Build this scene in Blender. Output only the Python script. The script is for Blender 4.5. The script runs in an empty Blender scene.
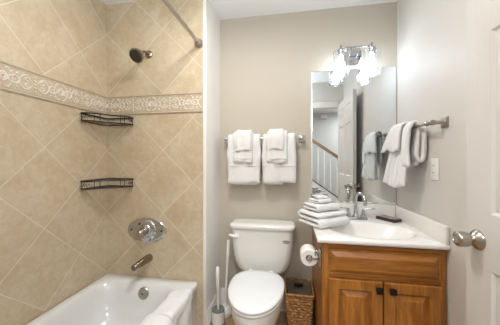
import bpy, bmesh, math, random
from mathutils import Vector, Matrix, noise
random.seed(7)
C = bpy.context.scene.collection
S = bpy.context.scene
PI = math.pi

# ------------------------------------------------------------------ camera, world, light, exposure
cam_d = bpy.data.cameras.new('camera'); cam = bpy.data.objects.new('camera', cam_d); C.objects.link(cam)
cam.location = (0, 0, 1.25); cam.rotation_euler = (PI/2, 0, math.radians(9.7))
cam_d.sensor_width = 36; cam_d.lens = 235/500*36; cam_d.shift_y = -0.005; cam_d.clip_start = 0.02
S.camera = cam
w = bpy.data.worlds.new('world'); S.world = w; w.use_nodes = True
w.node_tree.nodes['Background'].inputs[0].default_value = (0.85, 0.92, 1.0, 1)
w.node_tree.nodes['Background'].inputs[1].default_value = 0.3
S.view_settings.view_transform = 'Standard'; S.view_settings.look = 'None'
S.view_settings.exposure = 0.64; S.view_settings.gamma = 1; S.view_settings.use_curve_mapping = False

def area_light(name, loc, size, energy, color, rot=(0, 0, 0), shape='SQUARE', size_y=None):
    d = bpy.data.lights.new(name, 'AREA'); d.shape = shape; d.size = size; d.energy = energy; d.color = color
    if size_y: d.size_y = size_y
    o = bpy.data.objects.new(name, d); C.objects.link(o); o.location = loc; o.rotation_euler = rot
    return o
def point_light(name, loc, r, energy, color):
    d = bpy.data.lights.new(name, 'POINT'); d.shadow_soft_size = r; d.energy = energy; d.color = color
    o = bpy.data.objects.new(name, d); C.objects.link(o); o.location = loc
    return o
area_light('bath_ceiling_lamp_light', (-0.30, 0.95, 2.40), 0.30, 9.5, (1.0, 0.96, 0.93), shape='DISK')
area_light('hall_added_fill', (0.25, -0.55, 2.40), 0.55, 19.0, (0.84, 0.92, 1.0), shape='DISK')  # unseen fill light added in the hall, spills in through the doorway
area_light('stair_added_fill', (1.6, -1.85, 2.40), 0.3, 11.0, (1.0, 1.0, 0.98), shape='DISK')  # added out of mirror view to brighten the wall behind the balusters
area_light('flash_stand_in_fill', (-0.35, 0.40, 1.70), 0.35, 10.5, (0.82, 0.92, 1.0), rot=(PI, 0, 0))  # added upward fill, stands in for a bounced camera flash
BULB = 19.0

# ------------------------------------------------------------------ materials
def lin(c):
    return tuple((v/255/12.92 if v/255 <= 0.04045 else ((v/255+0.055)/1.055)**2.4) for v in c) + (1,)
class N:
    def __init__(s, name):
        s.m = bpy.data.materials.new(name); s.m.use_nodes = True; s.t = s.m.node_tree
        s.b = s.t.nodes['Principled BSDF']; s.out = s.t.nodes['Material Output']
    def n(s, ty, **k):
        x = s.t.nodes.new(ty)
        for a, v in k.items(): setattr(x, a, v)
        return x
    def l(s, a, b): s.t.links.new(a, b)
    def val(s, sock, v):
        if isinstance(v, bpy.types.NodeSocket): s.l(v, sock)
        else: sock.default_value = v
    def math(s, op, a, b=0.0, c=0.0):
        x = s.n('ShaderNodeMath', operation=op)
        s.val(x.inputs[0], a); s.val(x.inputs[1], b); s.val(x.inputs[2], c)
        return x.outputs[0]
    def mix(s, f, a, b):
        x = s.n('ShaderNodeMix', data_type='RGBA')
        s.val(x.inputs[0], f); s.val(x.inputs[6], a); s.val(x.inputs[7], b)
        return x.outputs[2]
    def noise(s, scale, detail=3, rough=.5, vec=None, dist=0):
        x = s.n('ShaderNodeTexNoise'); x.inputs['Scale'].default_value = scale
        x.inputs['Detail'].default_value = detail; x.inputs['Roughness'].default_value = rough; x.inputs['Distortion'].default_value = dist
        if vec is not None: s.l(vec, x.inputs['Vector'])
        return x.outputs[0]
    def pos(s):
        return s.n('ShaderNodeTexCoord').outputs['Object']
    def ramp(s, f, a, b, lo=0., hi=1.):
        x = s.n('ShaderNodeMapRange'); s.l(f, x.inputs[0]); x.inputs[1].default_value = a; x.inputs[2].default_value = b
        x.inputs[3].default_value = lo; x.inputs[4].default_value = hi
        return x.outputs[0]
    def bump(s, h, strength, dist=.01):
        x = s.n('ShaderNodeBump'); x.inputs['Strength'].default_value = strength; x.inputs['Distance'].default_value = dist
        s.l(h, x.inputs['Height']); s.l(x.outputs[0], s.b.inputs['Normal'])
    def set(s, **k):
        for a, v in k.items(): s.val(s.b.inputs[a.replace('_', ' ')], v)
def plain(name, c, rough=.5, metal=0, var=.04, nscale=6, bump=0, bscale=60, coat=0, spec=.5):
    m = N(name); p = m.pos()
    a = lin(c); b = tuple(max(0, v*(1-var*2)) for v in a[:3]) + (1,)
    m.set(Base_Color=m.mix(m.noise(nscale, 3, .5, p), a, b), Roughness=rough, Metallic=metal)
    m.b.inputs['Specular IOR Level'].default_value = spec
    if coat: m.b.inputs['Coat Weight'].default_value = coat; m.b.inputs['Coat Roughness'].default_value = .08
    if bump: m.bump(m.noise(bscale, 3, .6, p), bump, .004)
    return m.m
M = {}
M['paint_back'] = plain('paint_greige', (195, 186, 171), .55, bump=.08, bscale=180, var=.01)
M['paint_right'] = plain('paint_pale_greige', (213, 208, 201), .5, bump=.08, bscale=180, var=.01)
M['ceiling_paint'] = plain('paint_soft_white', (244, 241, 236), .5, bump=.08, bscale=180, var=.01)
M['paint_hall'] = plain('paint_cool_white', (214, 214, 212), .6, bump=.08, bscale=180, var=.01)
M['ceiling'] = plain('ceiling_texture_white', (240, 240, 240), .8, bump=.6, bscale=120, var=.01)
M['trim'] = plain('trim_gloss_white', (238, 234, 228), .3, var=.01)
M['porcelain'] = plain('porcelain_white', (228, 226, 220), .12, var=.005, coat=.4)
M['seat'] = plain('toilet_seat_plastic', (232, 233, 233), .22, var=.005)
M['acrylic'] = plain('tub_enamel_white', (226, 226, 224), .14, var=.005, coat=.3)
M['counter'] = plain('cultured_marble_white', (240, 236, 230), .14, var=.02, nscale=3, coat=.3)
M['chrome'] = plain('polished_chrome', (196, 198, 202), .09, 1, var=.0)
M['nickel'] = plain('satin_nickel', (178, 170, 160), .28, 1, var=.02)
M['chrome_dull'] = plain('bronzed_nickel', (150, 138, 122), .22, 1, var=.03)
M['nozzle'] = plain('dark_nozzle_face', (62, 58, 52), .4, .3)
M['black_wire'] = plain('black_coated_wire', (26, 24, 24), .4, 0)
M['knob_bronze'] = plain('dark_bronze', (34, 28, 26), .35, .5)
M['towel'] = plain('white_terry', (240, 239, 237), .95, bump=.9, bscale=420, var=.015, spec=.1)
M['towel_band'] = plain('white_terry_band', (232, 230, 226), .85, bump=.3, bscale=800, var=.01, spec=.1)
M['paper'] = plain('toilet_paper_white', (238, 234, 226), .95, var=.02, bump=.2, bscale=300, spec=.1)
M['card'] = plain('cardboard_core', (120, 98, 74), .9)
M['white_plastic'] = plain('white_plastic', (238, 236, 230), .35, var=.01)
M['yellowed'] = plain('aged_plastic', (214, 190, 150), .4)
M['grey_plastic'] = plain('grey_plastic', (120, 120, 120), .4)
M['dark_gap'] = plain('dark_slot', (40, 38, 36), .7)
M['badge'] = plain('grey_badge', (140, 138, 134), .3, .6)
M['dark_box'] = plain('dark_brown_lacquer', (66, 50, 46), .3)
M['box_top'] = plain('box_pale_top', (150, 136, 130), .25)
M['rail_wood'] = plain('handrail_oak', (148, 116, 84), .45, var=.1, nscale=14)
M['shoe'] = plain('dark_shoe_rail', (84, 76, 70), .5)
M['red_brown'] = plain('copper_mark', (120, 90, 70), .4)
M['liner'] = plain('basket_liner_grey', (140, 126, 106), .9, var=.12, nscale=60, bump=.5, bscale=260)
m = N('mirror_silver'); m.set(Base_Color=lin((232, 236, 238)), Metallic=1., Roughness=.0); M['mirror'] = m.m
def emis(name, c, s):
    m = N(name); m.set(Base_Color=(1, 1, 1, 1), Emission_Color=lin(c), Emission_Strength=s); return m.m
M['bulb'] = emis('lit_bulb', (226, 241, 255), BULB)
M['lamp_glass'] = emis('lit_ceiling_dome', (255, 244, 228), 3.0)
m = N('clear_shade_glass')
tr = m.n('ShaderNodeBsdfTransparent'); tr.inputs[0].default_value = (.96, .97, .98, 1)
gl = m.n('ShaderNodeBsdfGlossy'); gl.inputs['Roughness'].default_value = .03
lw = m.n('ShaderNodeLayerWeight'); lw.inputs[0].default_value = .35
mx = m.n('ShaderNodeMixShader'); m.l(m.ramp(lw.outputs['Facing'], 0, 1, .06, .75), mx.inputs[0]); m.l(tr.outputs[0], mx.inputs[1]); m.l(gl.outputs[0], mx.inputs[2])
m.l(mx.outputs[0], m.out.inputs[0]); M['glass'] = m.m

def wood(name, axis):
    m = N(name); p = m.pos(); mp = m.n('ShaderNodeMapping'); m.l(p, mp.inputs[0])
    sc = [9, 9, 9]; sc[axis] = .9
    mp.inputs['Scale'].default_value = sc
    g = m.noise(2.2, 6, .6, mp.outputs[0], 1.2); f = m.noise(14, 4, .7, mp.outputs[0])
    c = m.mix(m.ramp(g, .35, .68), lin((192, 126, 50)), lin((150, 90, 30)))
    c = m.mix(m.ramp(f, .35, .75, 0, .6), c, lin((104, 58, 22)))
    m.set(Base_Color=c, Roughness=.33); m.b.inputs['Coat Weight'].default_value = .25; m.b.inputs['Coat Roughness'].default_value = .2
    m.bump(f, .08, .002); return m.m
M['wood_v'] = wood('maple_upright_grain', 2); M['wood_h'] = wood('maple_level_grain', 0)
M['wood_dark'] = plain('toe_kick_dark', (70, 44, 24), .6)

def tile_mat(name, axis):                       # diagonal stone tile; grid measured from the tub corner
    m = N(name); geo = m.n('ShaderNodeNewGeometry'); sp = m.n('ShaderNodeSeparateXYZ'); m.l(geo.outputs['Position'], sp.inputs[0])
    u = m.math('ADD', sp.outputs[0], 1.421) if axis == 'x' else m.math('SUBTRACT', 1.634, sp.outputs[1])
    z = sp.outputs[2]
    up = m.math('GREATER_THAN', z, 1.67)
    z0 = m.math('MULTIPLY_ADD', up, .431, 1.325)
    zz = m.math('SUBTRACT', z, z0)
    s = .478
    a = m.math('DIVIDE', m.math('ADD', u, zz), s); b = m.math('DIVIDE', m.math('SUBTRACT', u, zz), s)
    def line(v):
        fr = m.math('FRACT', v); d = m.math('ABSOLUTE', m.math('SUBTRACT', fr, .5))
        return m.ramp(d, .4905, .4955)
    g = m.math('MAXIMUM', line(a), line(b))
    cx = m.n('ShaderNodeCombineXYZ'); m.l(m.math('FLOOR', a), cx.inputs[0]); m.l(m.math('FLOOR', b), cx.inputs[1]); m.l(up, cx.inputs[2])
    wn = m.n('ShaderNodeTexWhiteNoise'); m.l(cx.outputs[0], wn.inputs['Vector'])
    off = m.n('ShaderNodeVectorMath', operation='MULTIPLY_ADD'); m.l(wn.outputs['Color'], off.inputs[0]); off.inputs[1].default_value = (3, 3, 3); m.l(geo.outputs['Position'], off.inputs[2])
    n1 = m.noise(4.5, 6, .62, off.outputs[0], .6); n2 = m.noise(24, 5, .65, off.outputs[0], .8)
    c = m.mix(m.ramp(n1, .34, .66), lin((208, 194, 169)), lin((193, 173, 143)))
    c = m.mix(m.ramp(n2, .5, .72, 0, .45), c, lin((176, 154, 124)))
    c = m.mix(m.ramp(n2, .28, .46, .35, 0), c, lin((224, 215, 198)))
    c = m.mix(m.ramp(wn.outputs['Value'], 0, 1, 0, .14), c, lin((184, 162, 130)))
    c = m.mix(m.math('MULTIPLY', g, .7), c, lin((228, 218, 198)))
    m.set(Base_Color=c, Roughness=m.ramp(g, 0, 1, .34, .8))
    m.bump(m.math('SUBTRACT', m.math('MULTIPLY', n2, .06), g), .35, .0025)
    return m.m
M['tile_y'] = tile_mat('diagonal_tile_long_wall', 'y'); M['tile_x'] = tile_mat('diagonal_tile_head_wall', 'x')
m = N('listello_stone'); p = m.pos(); m.set(Base_Color=m.mix(m.noise(9, 5, .6, p), lin((208, 192, 168)), lin((182, 164, 140))), Roughness=.5); m.bump(m.noise(90, 3, .5, p), .2, .002); M['listello'] = m.m
m = N('listello_relief'); p = m.pos(); m.set(Base_Color=m.mix(m.noise(14, 5, .6, p), lin((234, 228, 216)), lin((208, 198, 182))), Roughness=.45); M['relief'] = m.m
M['edge'] = plain('listello_rope', (206, 192, 170), .5, var=.12, nscale=30)
m = N('floor_tile_tan'); p = m.pos(); br = m.n('ShaderNodeTexBrick'); m.l(p, br.inputs[0]); br.offset = 0; br.inputs['Scale'].default_value = 1; br.inputs['Mortar Size'].default_value = .005
br.inputs['Brick Width'].default_value = .305; br.inputs['Row Height'].default_value = .305
br.inputs['Color1'].default_value = lin((176, 142, 104)); br.inputs['Color2'].default_value = lin((186, 154, 116)); br.inputs['Mortar'].default_value = lin((150, 126, 98))
m.set(Base_Color=m.mix(m.ramp(m.noise(8, 5, .6, p), .3, .7, 0, .5), br.outputs[0], lin((150, 118, 84))), Roughness=.4); M['floor'] = m.m
m = N('wicker'); p = m.pos(); mp = m.n('ShaderNodeMapping'); mp.inputs['Scale'].default_value = (30, 30, 60); m.l(p, mp.inputs[0])
m.set(Base_Color=m.mix(m.ramp(m.noise(1.5, 3, .6, mp.outputs[0]), .35, .65), lin((214, 160, 98)), lin((112, 70, 34))), Roughness=.6); M['wicker'] = m.m

# ------------------------------------------------------------------ helpers
def obj(name, bm, mat, parent=None, smooth=40, flip=True):
    if flip: bmesh.ops.recalc_face_normals(bm, faces=bm.faces)
    me = bpy.data.meshes.new(name); bm.to_mesh(me); bm.free()
    for p_ in me.polygons: p_.use_smooth = True
    me.set_sharp_from_angle(angle=math.radians(smooth))
    for x in (mat if isinstance(mat, (list, tuple)) else [mat]): me.materials.append(x)
    o = bpy.data.objects.new(name, me); C.objects.link(o)
    if parent: o.parent = parent; o.matrix_parent_inverse = parent.matrix_basis.inverted()
    return o
def tag(o, label, cat, group=None):
    o['label'] = label; o['category'] = cat
    if group: o['group'] = group
    return o
def thing(name, label, cat, loc, group=None):
    o = bpy.data.objects.new(name, None); C.objects.link(o); o.location = loc; o.empty_display_size = .05
    return tag(o, label, cat, group)
def struct(name, bm, mat, parent=None, **k):
    o = obj(name, bm, mat, parent, **k)
    if not parent: o['kind'] = 'structure'
    return o
def loft(bm, loops, cap0=False, cap1=False, mi=0):
    rings = [[bm.verts.new(p) for p in L] for L in loops]
    n = len(rings[0])
    for A, B in zip(rings, rings[1:]):
        for i in range(n):
            try:
                f = bm.faces.new((A[i], A[(i+1) % n], B[(i+1) % n], B[i])); f.material_index = mi
            except ValueError: pass
    if cap0: bm.faces.new(rings[0][::-1]).material_index = mi
    if cap1: bm.faces.new(rings[-1]).material_index = mi
    return rings
def box(bm, x0, x1, y0, y1, z0, z1, bev=0, seg=2):
    b = bmesh.new()
    bmesh.ops.create_cube(b, size=1)
    for v in b.verts: v.co = Vector((x0+(v.co.x+.5)*(x1-x0), y0+(v.co.y+.5)*(y1-y0), z0+(v.co.z+.5)*(z1-z0)))
    if bev: bmesh.ops.bevel(b, geom=b.edges[:], offset=bev, segments=seg, profile=.5, affect='EDGES')
    merge(bm, b); return bm
def merge(bm, b, mat=None):
    if mat is not None: bmesh.ops.transform(b, matrix=mat, verts=b.verts)
    me = bpy.data.meshes.new('tmp'); b.to_mesh(me); b.free(); bm.from_mesh(me); bpy.data.meshes.remove(me)
def frame_of(d):
    d = d.normalized(); u = Vector((0, 0, 1)).cross(d)
    if u.length < 1e-3: u = Vector((1, 0, 0))
    u.normalize(); return u, d.cross(u)
def tube(bm, pts, r, n=10, caps=True, closed=False):
    pts = [Vector(p) for p in pts]; loops = []
    u = None
    for i, p in enumerate(pts):
        a = pts[i-1] if (i or closed) else p; b = pts[(i+1) % len(pts)] if (i < len(pts)-1 or closed) else p
        d = (b-a).normalized()
        if u is None: u, v = frame_of(d)
        else:
            u = (u - d*u.dot(d)).normalized(); v = d.cross(u)
        rr = r[i] if isinstance(r, (list, tuple)) else r
        loops.append([p + u*math.cos(2*PI*k/n)*rr + v*math.sin(2*PI*k/n)*rr for k in range(n)])
    if closed: loops.append(loops[0]); loft(bm, loops)
    else: loft(bm, loops, caps, caps)
    bmesh.ops.remove_doubles(bm, verts=bm.verts, dist=1e-6) if closed else None
    return bm
def lathe(bm, prof, origin, axis=(0, 0, 1), n=32, caps=True, flutes=0, famp=0):
    """prof: (radius, distance along axis)"""
    o = Vector(origin); d = Vector(axis).normalized(); u, v = frame_of(d); loops = []
    for r, h in prof:
        L = []
        for k in range(n):
            a = 2*PI*k/n; rr = max(r, 1e-4)*(1+(famp*math.cos(flutes*a) if flutes else 0))
            L.append(o + d*h + u*math.cos(a)*rr + v*math.sin(a)*rr)
        loops.append(L)
    loft(bm, loops, caps, caps); return bm
def rrect(cx, cy, hx, hy, r, z, k=8):
    r = min(r, hx*.999, hy*.999); L = []
    for q, (sx, sy) in enumerate(((1, 1), (-1, 1), (-1, -1), (1, -1))):
        for i in range(k+1):
            a = q*PI/2 + i/k*PI/2
            L.append(Vector((cx+sx*(hx-r)+r*math.cos(a), cy+sy*(hy-r)+r*math.sin(a), z)))
    return L
def spline(pts, n=6, closed=False):
    P_ = [Vector(p) for p in pts]; out = []; L = len(P_)
    for i in range(L if closed else L-1):
        if closed: p0, p1, p2, p3 = P_[i-1], P_[i], P_[(i+1) % L], P_[(i+2) % L]
        else: p0, p1, p2, p3 = P_[max(i-1, 0)], P_[i], P_[i+1], P_[min(i+2, L-1)]
        for k in range(n):
            t = k/n
            out.append(.5*((2*p1)+(p2-p0)*t+(2*p0-5*p1+4*p2-p3)*t*t+(3*p1-p0-3*p2+p3)*t**3))
    if not closed: out.append(P_[-1])
    return out
def slab(bm, path, th, w0, w1, f, nw=24, sub=5, wob=.004, wsc=9, seed=0, fold=None, mi=0, skew=None):
    """cloth of thickness th: centre line path (a,b), swept from w0 to w1; f(a,b,w) gives the point"""
    P_ = spline([(a, b, 0) for a, b in path], sub); n = len(P_)
    tot = 0; S_ = [0]
    for i in range(1, n): tot += (P_[i]-P_[i-1]).length; S_.append(tot)
    left, right = [], []
    for i, p in enumerate(P_):
        d = (P_[min(i+1, n-1)]-P_[max(i-1, 0)]).normalized(); nn = Vector((-d.y, d.x, 0))
        left.append((p, nn, S_[i])); right.append((p, -nn, S_[i]))
    d0 = (P_[0]-P_[1]).normalized(); d1 = (P_[-1]-P_[-2]).normalized()
    ring = [(p, nn, s, 1) for p, nn, s in left] + [(P_[-1], d1, tot, .8)] + [(p, nn, s, 1) for p, nn, s in reversed(right)] + [(P_[0], d0, 0, .8)]
    loops = []
    for j in range(nw+1):
        t = j/nw; e = min(t, 1-t)*nw
        h = th/2*(.35 if e < .5 else (.85 if e < 1.5 else 1)); L = []
        for p, nn, s, k in ring:
            q = p + nn*h*k
            wv = w0+(w1-w0)*t
            if skew: wv += skew(s/tot, t)
            c = Vector((q.x*wsc, q.y*wsc, wv*wsc+seed*7.3))
            dn = noise.noise(c)*wob + noise.noise(c*2.7)*wob*.5
            q = q + nn*dn
            if fold:
                da, db = fold(s/tot, t); q = q + Vector((da, db, 0))
            L.append(Vector(f(q.x, q.y, wv + noise.noise(c*.6+Vector((5, 5, 5)))*wob)))
        loops.append(L)
    loft(bm, loops, True, True, mi); return bm

# ------------------------------------------------------------------ room shell
XL, XR, YB, YH, XW, ZC, YF = -1.421, .811, 1.975, 1.634, -.603, 2.47, .11
def wallbox(name, x0, x1, y0, y1, z0, z1, mat): return struct(name, box(bmesh.new(), x0, x1, y0, y1, z0, z1), mat)
wallbox('floor', XL-.1, 2.2, -2.5, YB+.1, -.08, 0, M['floor'])
wallbox('ceiling', XL-.1, 2.2, -2.5, YB+.1, ZC, ZC+.08, M['ceiling'])
wallbox('wall_left', XL-.1, XL, YF-.12, YB+.1, 0, ZC, M['tile_y'])
wallbox('wall_tub_head', XL, XW-.004, YH, YB, 0, ZC, M['tile_x'])
wallbox('wall_wing', XW-.004, XW, YH, YB, 0, ZC, M['ceiling_paint'])
wallbox('wall_back', XL, XR+.1, YB, YB+.1, 0, ZC, M['paint_back'])
wallbox('wall_right', XR, XR+.1, YF-.12, YB, 0, ZC, M['paint_right'])
bm = bmesh.new(); box(bm, XL, -.2, YF-.12, YF, 0, ZC); box(bm, -.2, .765, YF-.12, YF, 2.07, ZC); box(bm, .765, XR, YF-.12, YF, 0, ZC)
struct('wall_front', bm, M['paint_right'])
# white painted corner strip where the tile ends
bm = bmesh.new(); box(bm, -.626, XW+.003, YH-.008, YH, 0, ZC, .003); struct('trim_1', bm, M['trim'])
# baseboards
def baseprof(bm, p0, p1, nrm, h=.14, t=.016):
    p0, p1, nrm = Vector(p0), Vector(p1), Vector(nrm)
    prof = [(0, 0), (t, 0), (t, h*.62), (t*.8, h*.68), (t*.85, h*.76), (t*.45, h*.86), (t*.5, h*.93), (t*.2, h), (0, h)]
    loft(bm, [[p+nrm*a+Vector((0, 0, b)) for a, b in prof] for p in (p0, p1)], True, True)
    return bm
struct('baseboard_wing', baseprof(bmesh.new(), (XW, YH, 0), (XW, YB, 0), (1, 0, 0)), M['trim'])
struct('baseboard_back', baseprof(bmesh.new(), (XW+.016, YB, 0), (.172, YB, 0), (0, -1, 0)), M['trim'])
struct('baseboard_right', baseprof(bmesh.new(), (XR, 1.385, 0), (XR, YF, 0), (-1, 0, 0)), M['trim'])
# door casing, room side and hall side
bm = bmesh.new()
for y0, y1 in ((YF, YF+.016), (YF-.136, YF-.12)):
    box(bm, -.29, -.2, y0, y1, 0, 2.16, .004); box(bm, -.199, .735 if y0 > .1 else .855, y0, y1, 2.07, 2.16, .004)
box(bm, .765, .805, YF, YF+.016, 0, 2.16, .004); box(bm, .765, .855, YF-.136, YF-.12, 0, 2.07, .004)
struct('trim_2', bm, M['trim'])

# listello band: stone strip, rope mouldings, scroll relief
def listello(name, f, L):
    """f(u, d, z): u along wall from corner, d out of the wall"""
    z0, z1 = 1.598, 1.748
    def fb(u0, u1, d0, d1, a, b):
        bmm = bmesh.new(); loft(bmm, [[Vector(f(u, d, z)) for d, z in ((d0, a), (d1, a), (d1, b), (d0, b))] for u in (u0, u1)], True, True); return bmm
    base = struct(name, fb(0.002, L, 0, .004, z0, z1), M['listello'])
    bm = bmesh.new()
    for zz in (z0+.008, z1-.008):
        k = int(L/.008); pts = []; rr = []
        for i in range(k):
            pts.append(f(.006+i*(L-.012)/(k-1), .0045, zz)); rr.append(.0056 if i % 2 else .0040)
        tube(bm, pts, rr, 6)
    for zz in (z0+.0205, z1-.0205):
        tube(bm, [f(.006, .004, zz), f(L-.006, .004, zz)], .0022, 5)
    e = obj('rope_moulding', bm, M['edge'], base)
    bm = bmesh.new(); zc = (z0+z1)/2; per = .302; nt = int(math.ceil(L/per))+1
    def sc(ptsuz, r):
        P_ = [p for p in ptsuz if .008 < p[0] < L-.008]
        if len(P_) > 2:
            n = len(P_); tube(bm, [f(u, .004, z) for u, z in P_], [r*(.35+.65*math.sin(PI*min(1, (i+1)/n*1.15))) if i < n-1 else r*.3 for i in range(n)], 6)
    for q in range(nt):
        o = q*per - .07
        for s in (-1, 1):
            for v in (-1, 1):
                # large spiral volute
                sc([(o+per/2+s*(.052+.030*(1-t*.82)*math.cos(t*9+PI*.9)), zc+v*(.004+.030*(1-t*.82)*math.sin(t*9+PI*.9))) for t in [i/26 for i in range(27)]], .0052)
                sc([(o+per/2+s*(.008+.030*t), zc+v*(.044-.030*t**2+.010*math.sin(t*PI))) for t in [i/9 for i in range(10)]], .0048)
                sc([(o+per/2+s*(.070+.070*t), zc+v*(.040*math.sin(t*PI*.95)*(1-.3*t)+.004)) for t in [i/14 for i in range(15)]], .0048)
                sc([(o+per/2+s*(.112+.017*(1-t*.7)*math.cos(t*7)), zc+v*(.014+.014*(1-t*.7)*math.sin(t*7))) for t in [i/16 for i in range(17)]], .0048)
                for k in range(3):   # leaves
                    sc([(o+per/2+s*(.030+.028*k+.012*t), zc+v*(.030+.016*t*(1 if k % 2 else .7))) for t in [i/5 for i in range(6)]], .0048)
        for r_, ph in ((.017, 0), (.009, 1)):
            sc([(o+per/2+r_*math.cos(a), zc+r_*1.25*math.sin(a)) for a in [i*PI/8 for i in range(17)]], .0055)
        for k in range(5):           # divider beads
            u = o
            if .012 < u < L-.012:
                b = bmesh.new(); bmesh.ops.create_icosphere(b, subdivisions=1, radius=.008)
                bmesh.ops.translate(b, verts=b.verts, vec=f(u, .004, z0+.035+k*.02)); merge(bm, b)
    obj('scroll_relief', bm, M['relief'], base)
listello('trim_3', lambda u, d, z: (XL+d, YH-u, z), 1.50)
listello('trim_4', lambda u, d, z: (XL+u, YH-d, z), .793)

# ------------------------------------------------------------------ hall beyond the doorway
wallbox('wall_hall_back', -1.4, 2.2, -2.5, -2.42, 0, ZC, M['paint_hall'])
wallbox('wall_hall_left', -1.5, -1.4, -2.5, YF-.12, 0, ZC, M['paint_hall'])
wallbox('wall_hall_right', 2.1, 2.2, -2.42, YF-.12, 0, ZC, M['paint_hall'])
wallbox('wall_hall_front', XR+.1, 2.1, YF-.12, YF, 0, ZC, M['paint_hall'])
sl = -.70; zs = lambda x: .80+sl*(x-.49)
bm = bmesh.new()
loft(bm, [[(x, y, z) for x, z in ((-.1, 0), (1.62, 0), (1.62, max(.01, zs(1.62))), (-.1, zs(-.1)))] for y in (-1.28, -1.20)], True, True)
struct('wall_stair_knee', bm, M['trim'])
st = thing('stair_balustrade', 'white balusters under a sloping brown handrail, seen in the mirror', 'stair railing', (.6, -1.24, 0))
def slope_bar(x0, x1, y0, y1, dz0, dz1, b=0):
    bm = bmesh.new(); loft(bm, [[(x, y0, zs(x)+dz0), (x, y1, zs(x)+dz0), (x, y1, zs(x)+dz1), (x, y0, zs(x)+dz1)] for x in (x0, x1)], True, True); return bm
obj('handrail', slope_bar(-.1, 1.6, -1.275, -1.205, .82, .89), M['rail_wood'], st)
obj('shoe_rail', slope_bar(-.1, 1.6, -1.27, -1.195, .0, .022), M['shoe'], st)
for i in range(13):
    x = -.05+i*.128
    obj('baluster', tube(bmesh.new(), [(x, -1.24, zs(x)+.02), (x, -1.24, zs(x)+.2), (x, -1.24, zs(x)+.23), (x, -1.24, zs(x)+.7), (x, -1.24, zs(x)+.83)], [.018, .018, .012, .013, .010], 8), M['trim'], st)
ch = thing('door_chime', 'small white box high on the hall wall, seen in the mirror', 'door chime', (.86, -2.40, 2.30))
obj('cover', box(bmesh.new(), .78, .94, -2.42, -2.36, 2.30, 2.40, .006), M['trim'], ch)
obj('grille', box(bmesh.new(), .80, .92, -2.37, -2.355, 2.303, 2.318), M['grey_plastic'], ch)
hk = tag(obj('wall_hook', lathe(bmesh.new(), [(.03, 0), (.03, .008), (.012, .012), (.012, .03), (.024, .036), (.024, .05), (.004, .055)], (.70, -1.2, .555), (0, 1, 0), 20), M['knob_bronze']),
         'small dark round knob on the white knee wall below the stair rail', 'knob')

# bathroom ceiling fixture, plus two added for the hall and stair fill lights
def ceil_lamp(name, label, x, y, z=ZC):
    t = thing(name, label, 'ceiling light', (x, y, z), 'flush ceiling lights')
    obj('pan', lathe(bmesh.new(), [(.15, 0), (.15, -.02), (.14, -.028)], (x, y, z), n=40), M['nickel'], t)
    obj('dome', lathe(bmesh.new(), [(.138, -.028), (.13, -.042), (.10, -.055), (.05, -.062), (.005, -.064)], (x, y, z), n=40), M['lamp_glass'], t)
ceil_lamp('ceiling_light', 'round flush ceiling light over the bathroom floor', -.30, .95)
ceil_lamp('ceiling_light', 'added round flush ceiling light in the hall, unseen, fills light through the door', .25, -.55)
ceil_lamp('ceiling_light', 'added round flush ceiling light beyond the railing, unseen, brightens the stair wall', 1.6, -1.85)

# ------------------------------------------------------------------ bathtub
tub = thing('bathtub', 'white alcove bathtub set against the tiled walls', 'bathtub', (-1.04, .87, 0))
cx, cy = (XL+.003-.665)/2, (.115+YH-.003)/2; hx, hy = (-.665-XL-.003)/2, (YH-.003-.115)/2
bm = bmesh.new(); K = 10
L = [rrect(cx, cy, hx-.008, hy, .012, .0, K), rrect(cx, cy, hx-.008, hy, .012, .30, K), rrect(cx, cy, hx, hy, .012, .312, K), rrect(cx, cy, hx, hy, .012, .345, K), rrect(cx, cy, hx-.004, hy-.003, .014, .357, K), rrect(cx, cy, hx-.012, hy-.006, .016, .361, K)]
icx, ihx = (-1.372-.772)/2, (1.372-.772)/2; icy, ihy = (.22+1.565)/2, (1.565-.22)/2
for ins, z, r in ((0, .361, .11), (.008, .358, .11), (.018, .347, .115), (.03, .31, .12), (.045, .22, .12), (.07, .13, .14), (.11, .095, .15), (.2, .085, .09)):
    L.append(rrect(icx, icy, ihx-ins, ihy-ins*1.25, r, z, K))
loft(bm, L, False, True); obj('basin', bm, M['acrylic'], tub, smooth=60)
t = obj('overflow_plate', lathe(bmesh.new(), [(.041, 0), (.041, .006), (.035, .012), (.012, .013), (.010, .018), (.002, .019)], (-1.032, 1.529, .298), (0, -1, .22), 32), M['nickel'], tub)
obj('screw', lathe(bmesh.new(), [(.006, 0), (.006, .003), (.001, .004)], (-1.032, 1.510, .302), (0, -1, .22), 12), M['nozzle'], t)
obj('drain', lathe(bmesh.new(), [(.035, 0), (.035, .004), (.02, .006), (.002, .007)], (-1.05, 1.27, .0852), (0, 0, 1), 28), M['nickel'], tub)

# spout
sp = thing('tub_spout', 'chrome tub spout sticking out of the tile above the tub', 'tub spout', (-1.06, YH, .50))
bm = bmesh.new(); loops = []
for d, r, dz in ((0, .029, 0), (.01, .030, 0), (.05, .028, -.002), (.10, .025, -.005), (.14, .0225, -.008), (.158, .021, -.010), (.165, .016, -.012)):
    loops.append([Vector((-1.056-d*.10+r*math.cos(a), YH-d, .508+dz+r*math.sin(a)*(1 if math.sin(a) > 0 else 1.0))) for a in [2*PI*k/24 for k in range(24)]])
loft(bm, loops, True, True); obj('spout_body', bm, M['chrome_dull'], sp, smooth=50)
obj('spout_outlet', lathe(bmesh.new(), [(.017, 0), (.018, .028), (.014, .028)], (-1.070, YH-.138, .490), (0, 0, -1), 20), M['chrome'], sp)
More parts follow.
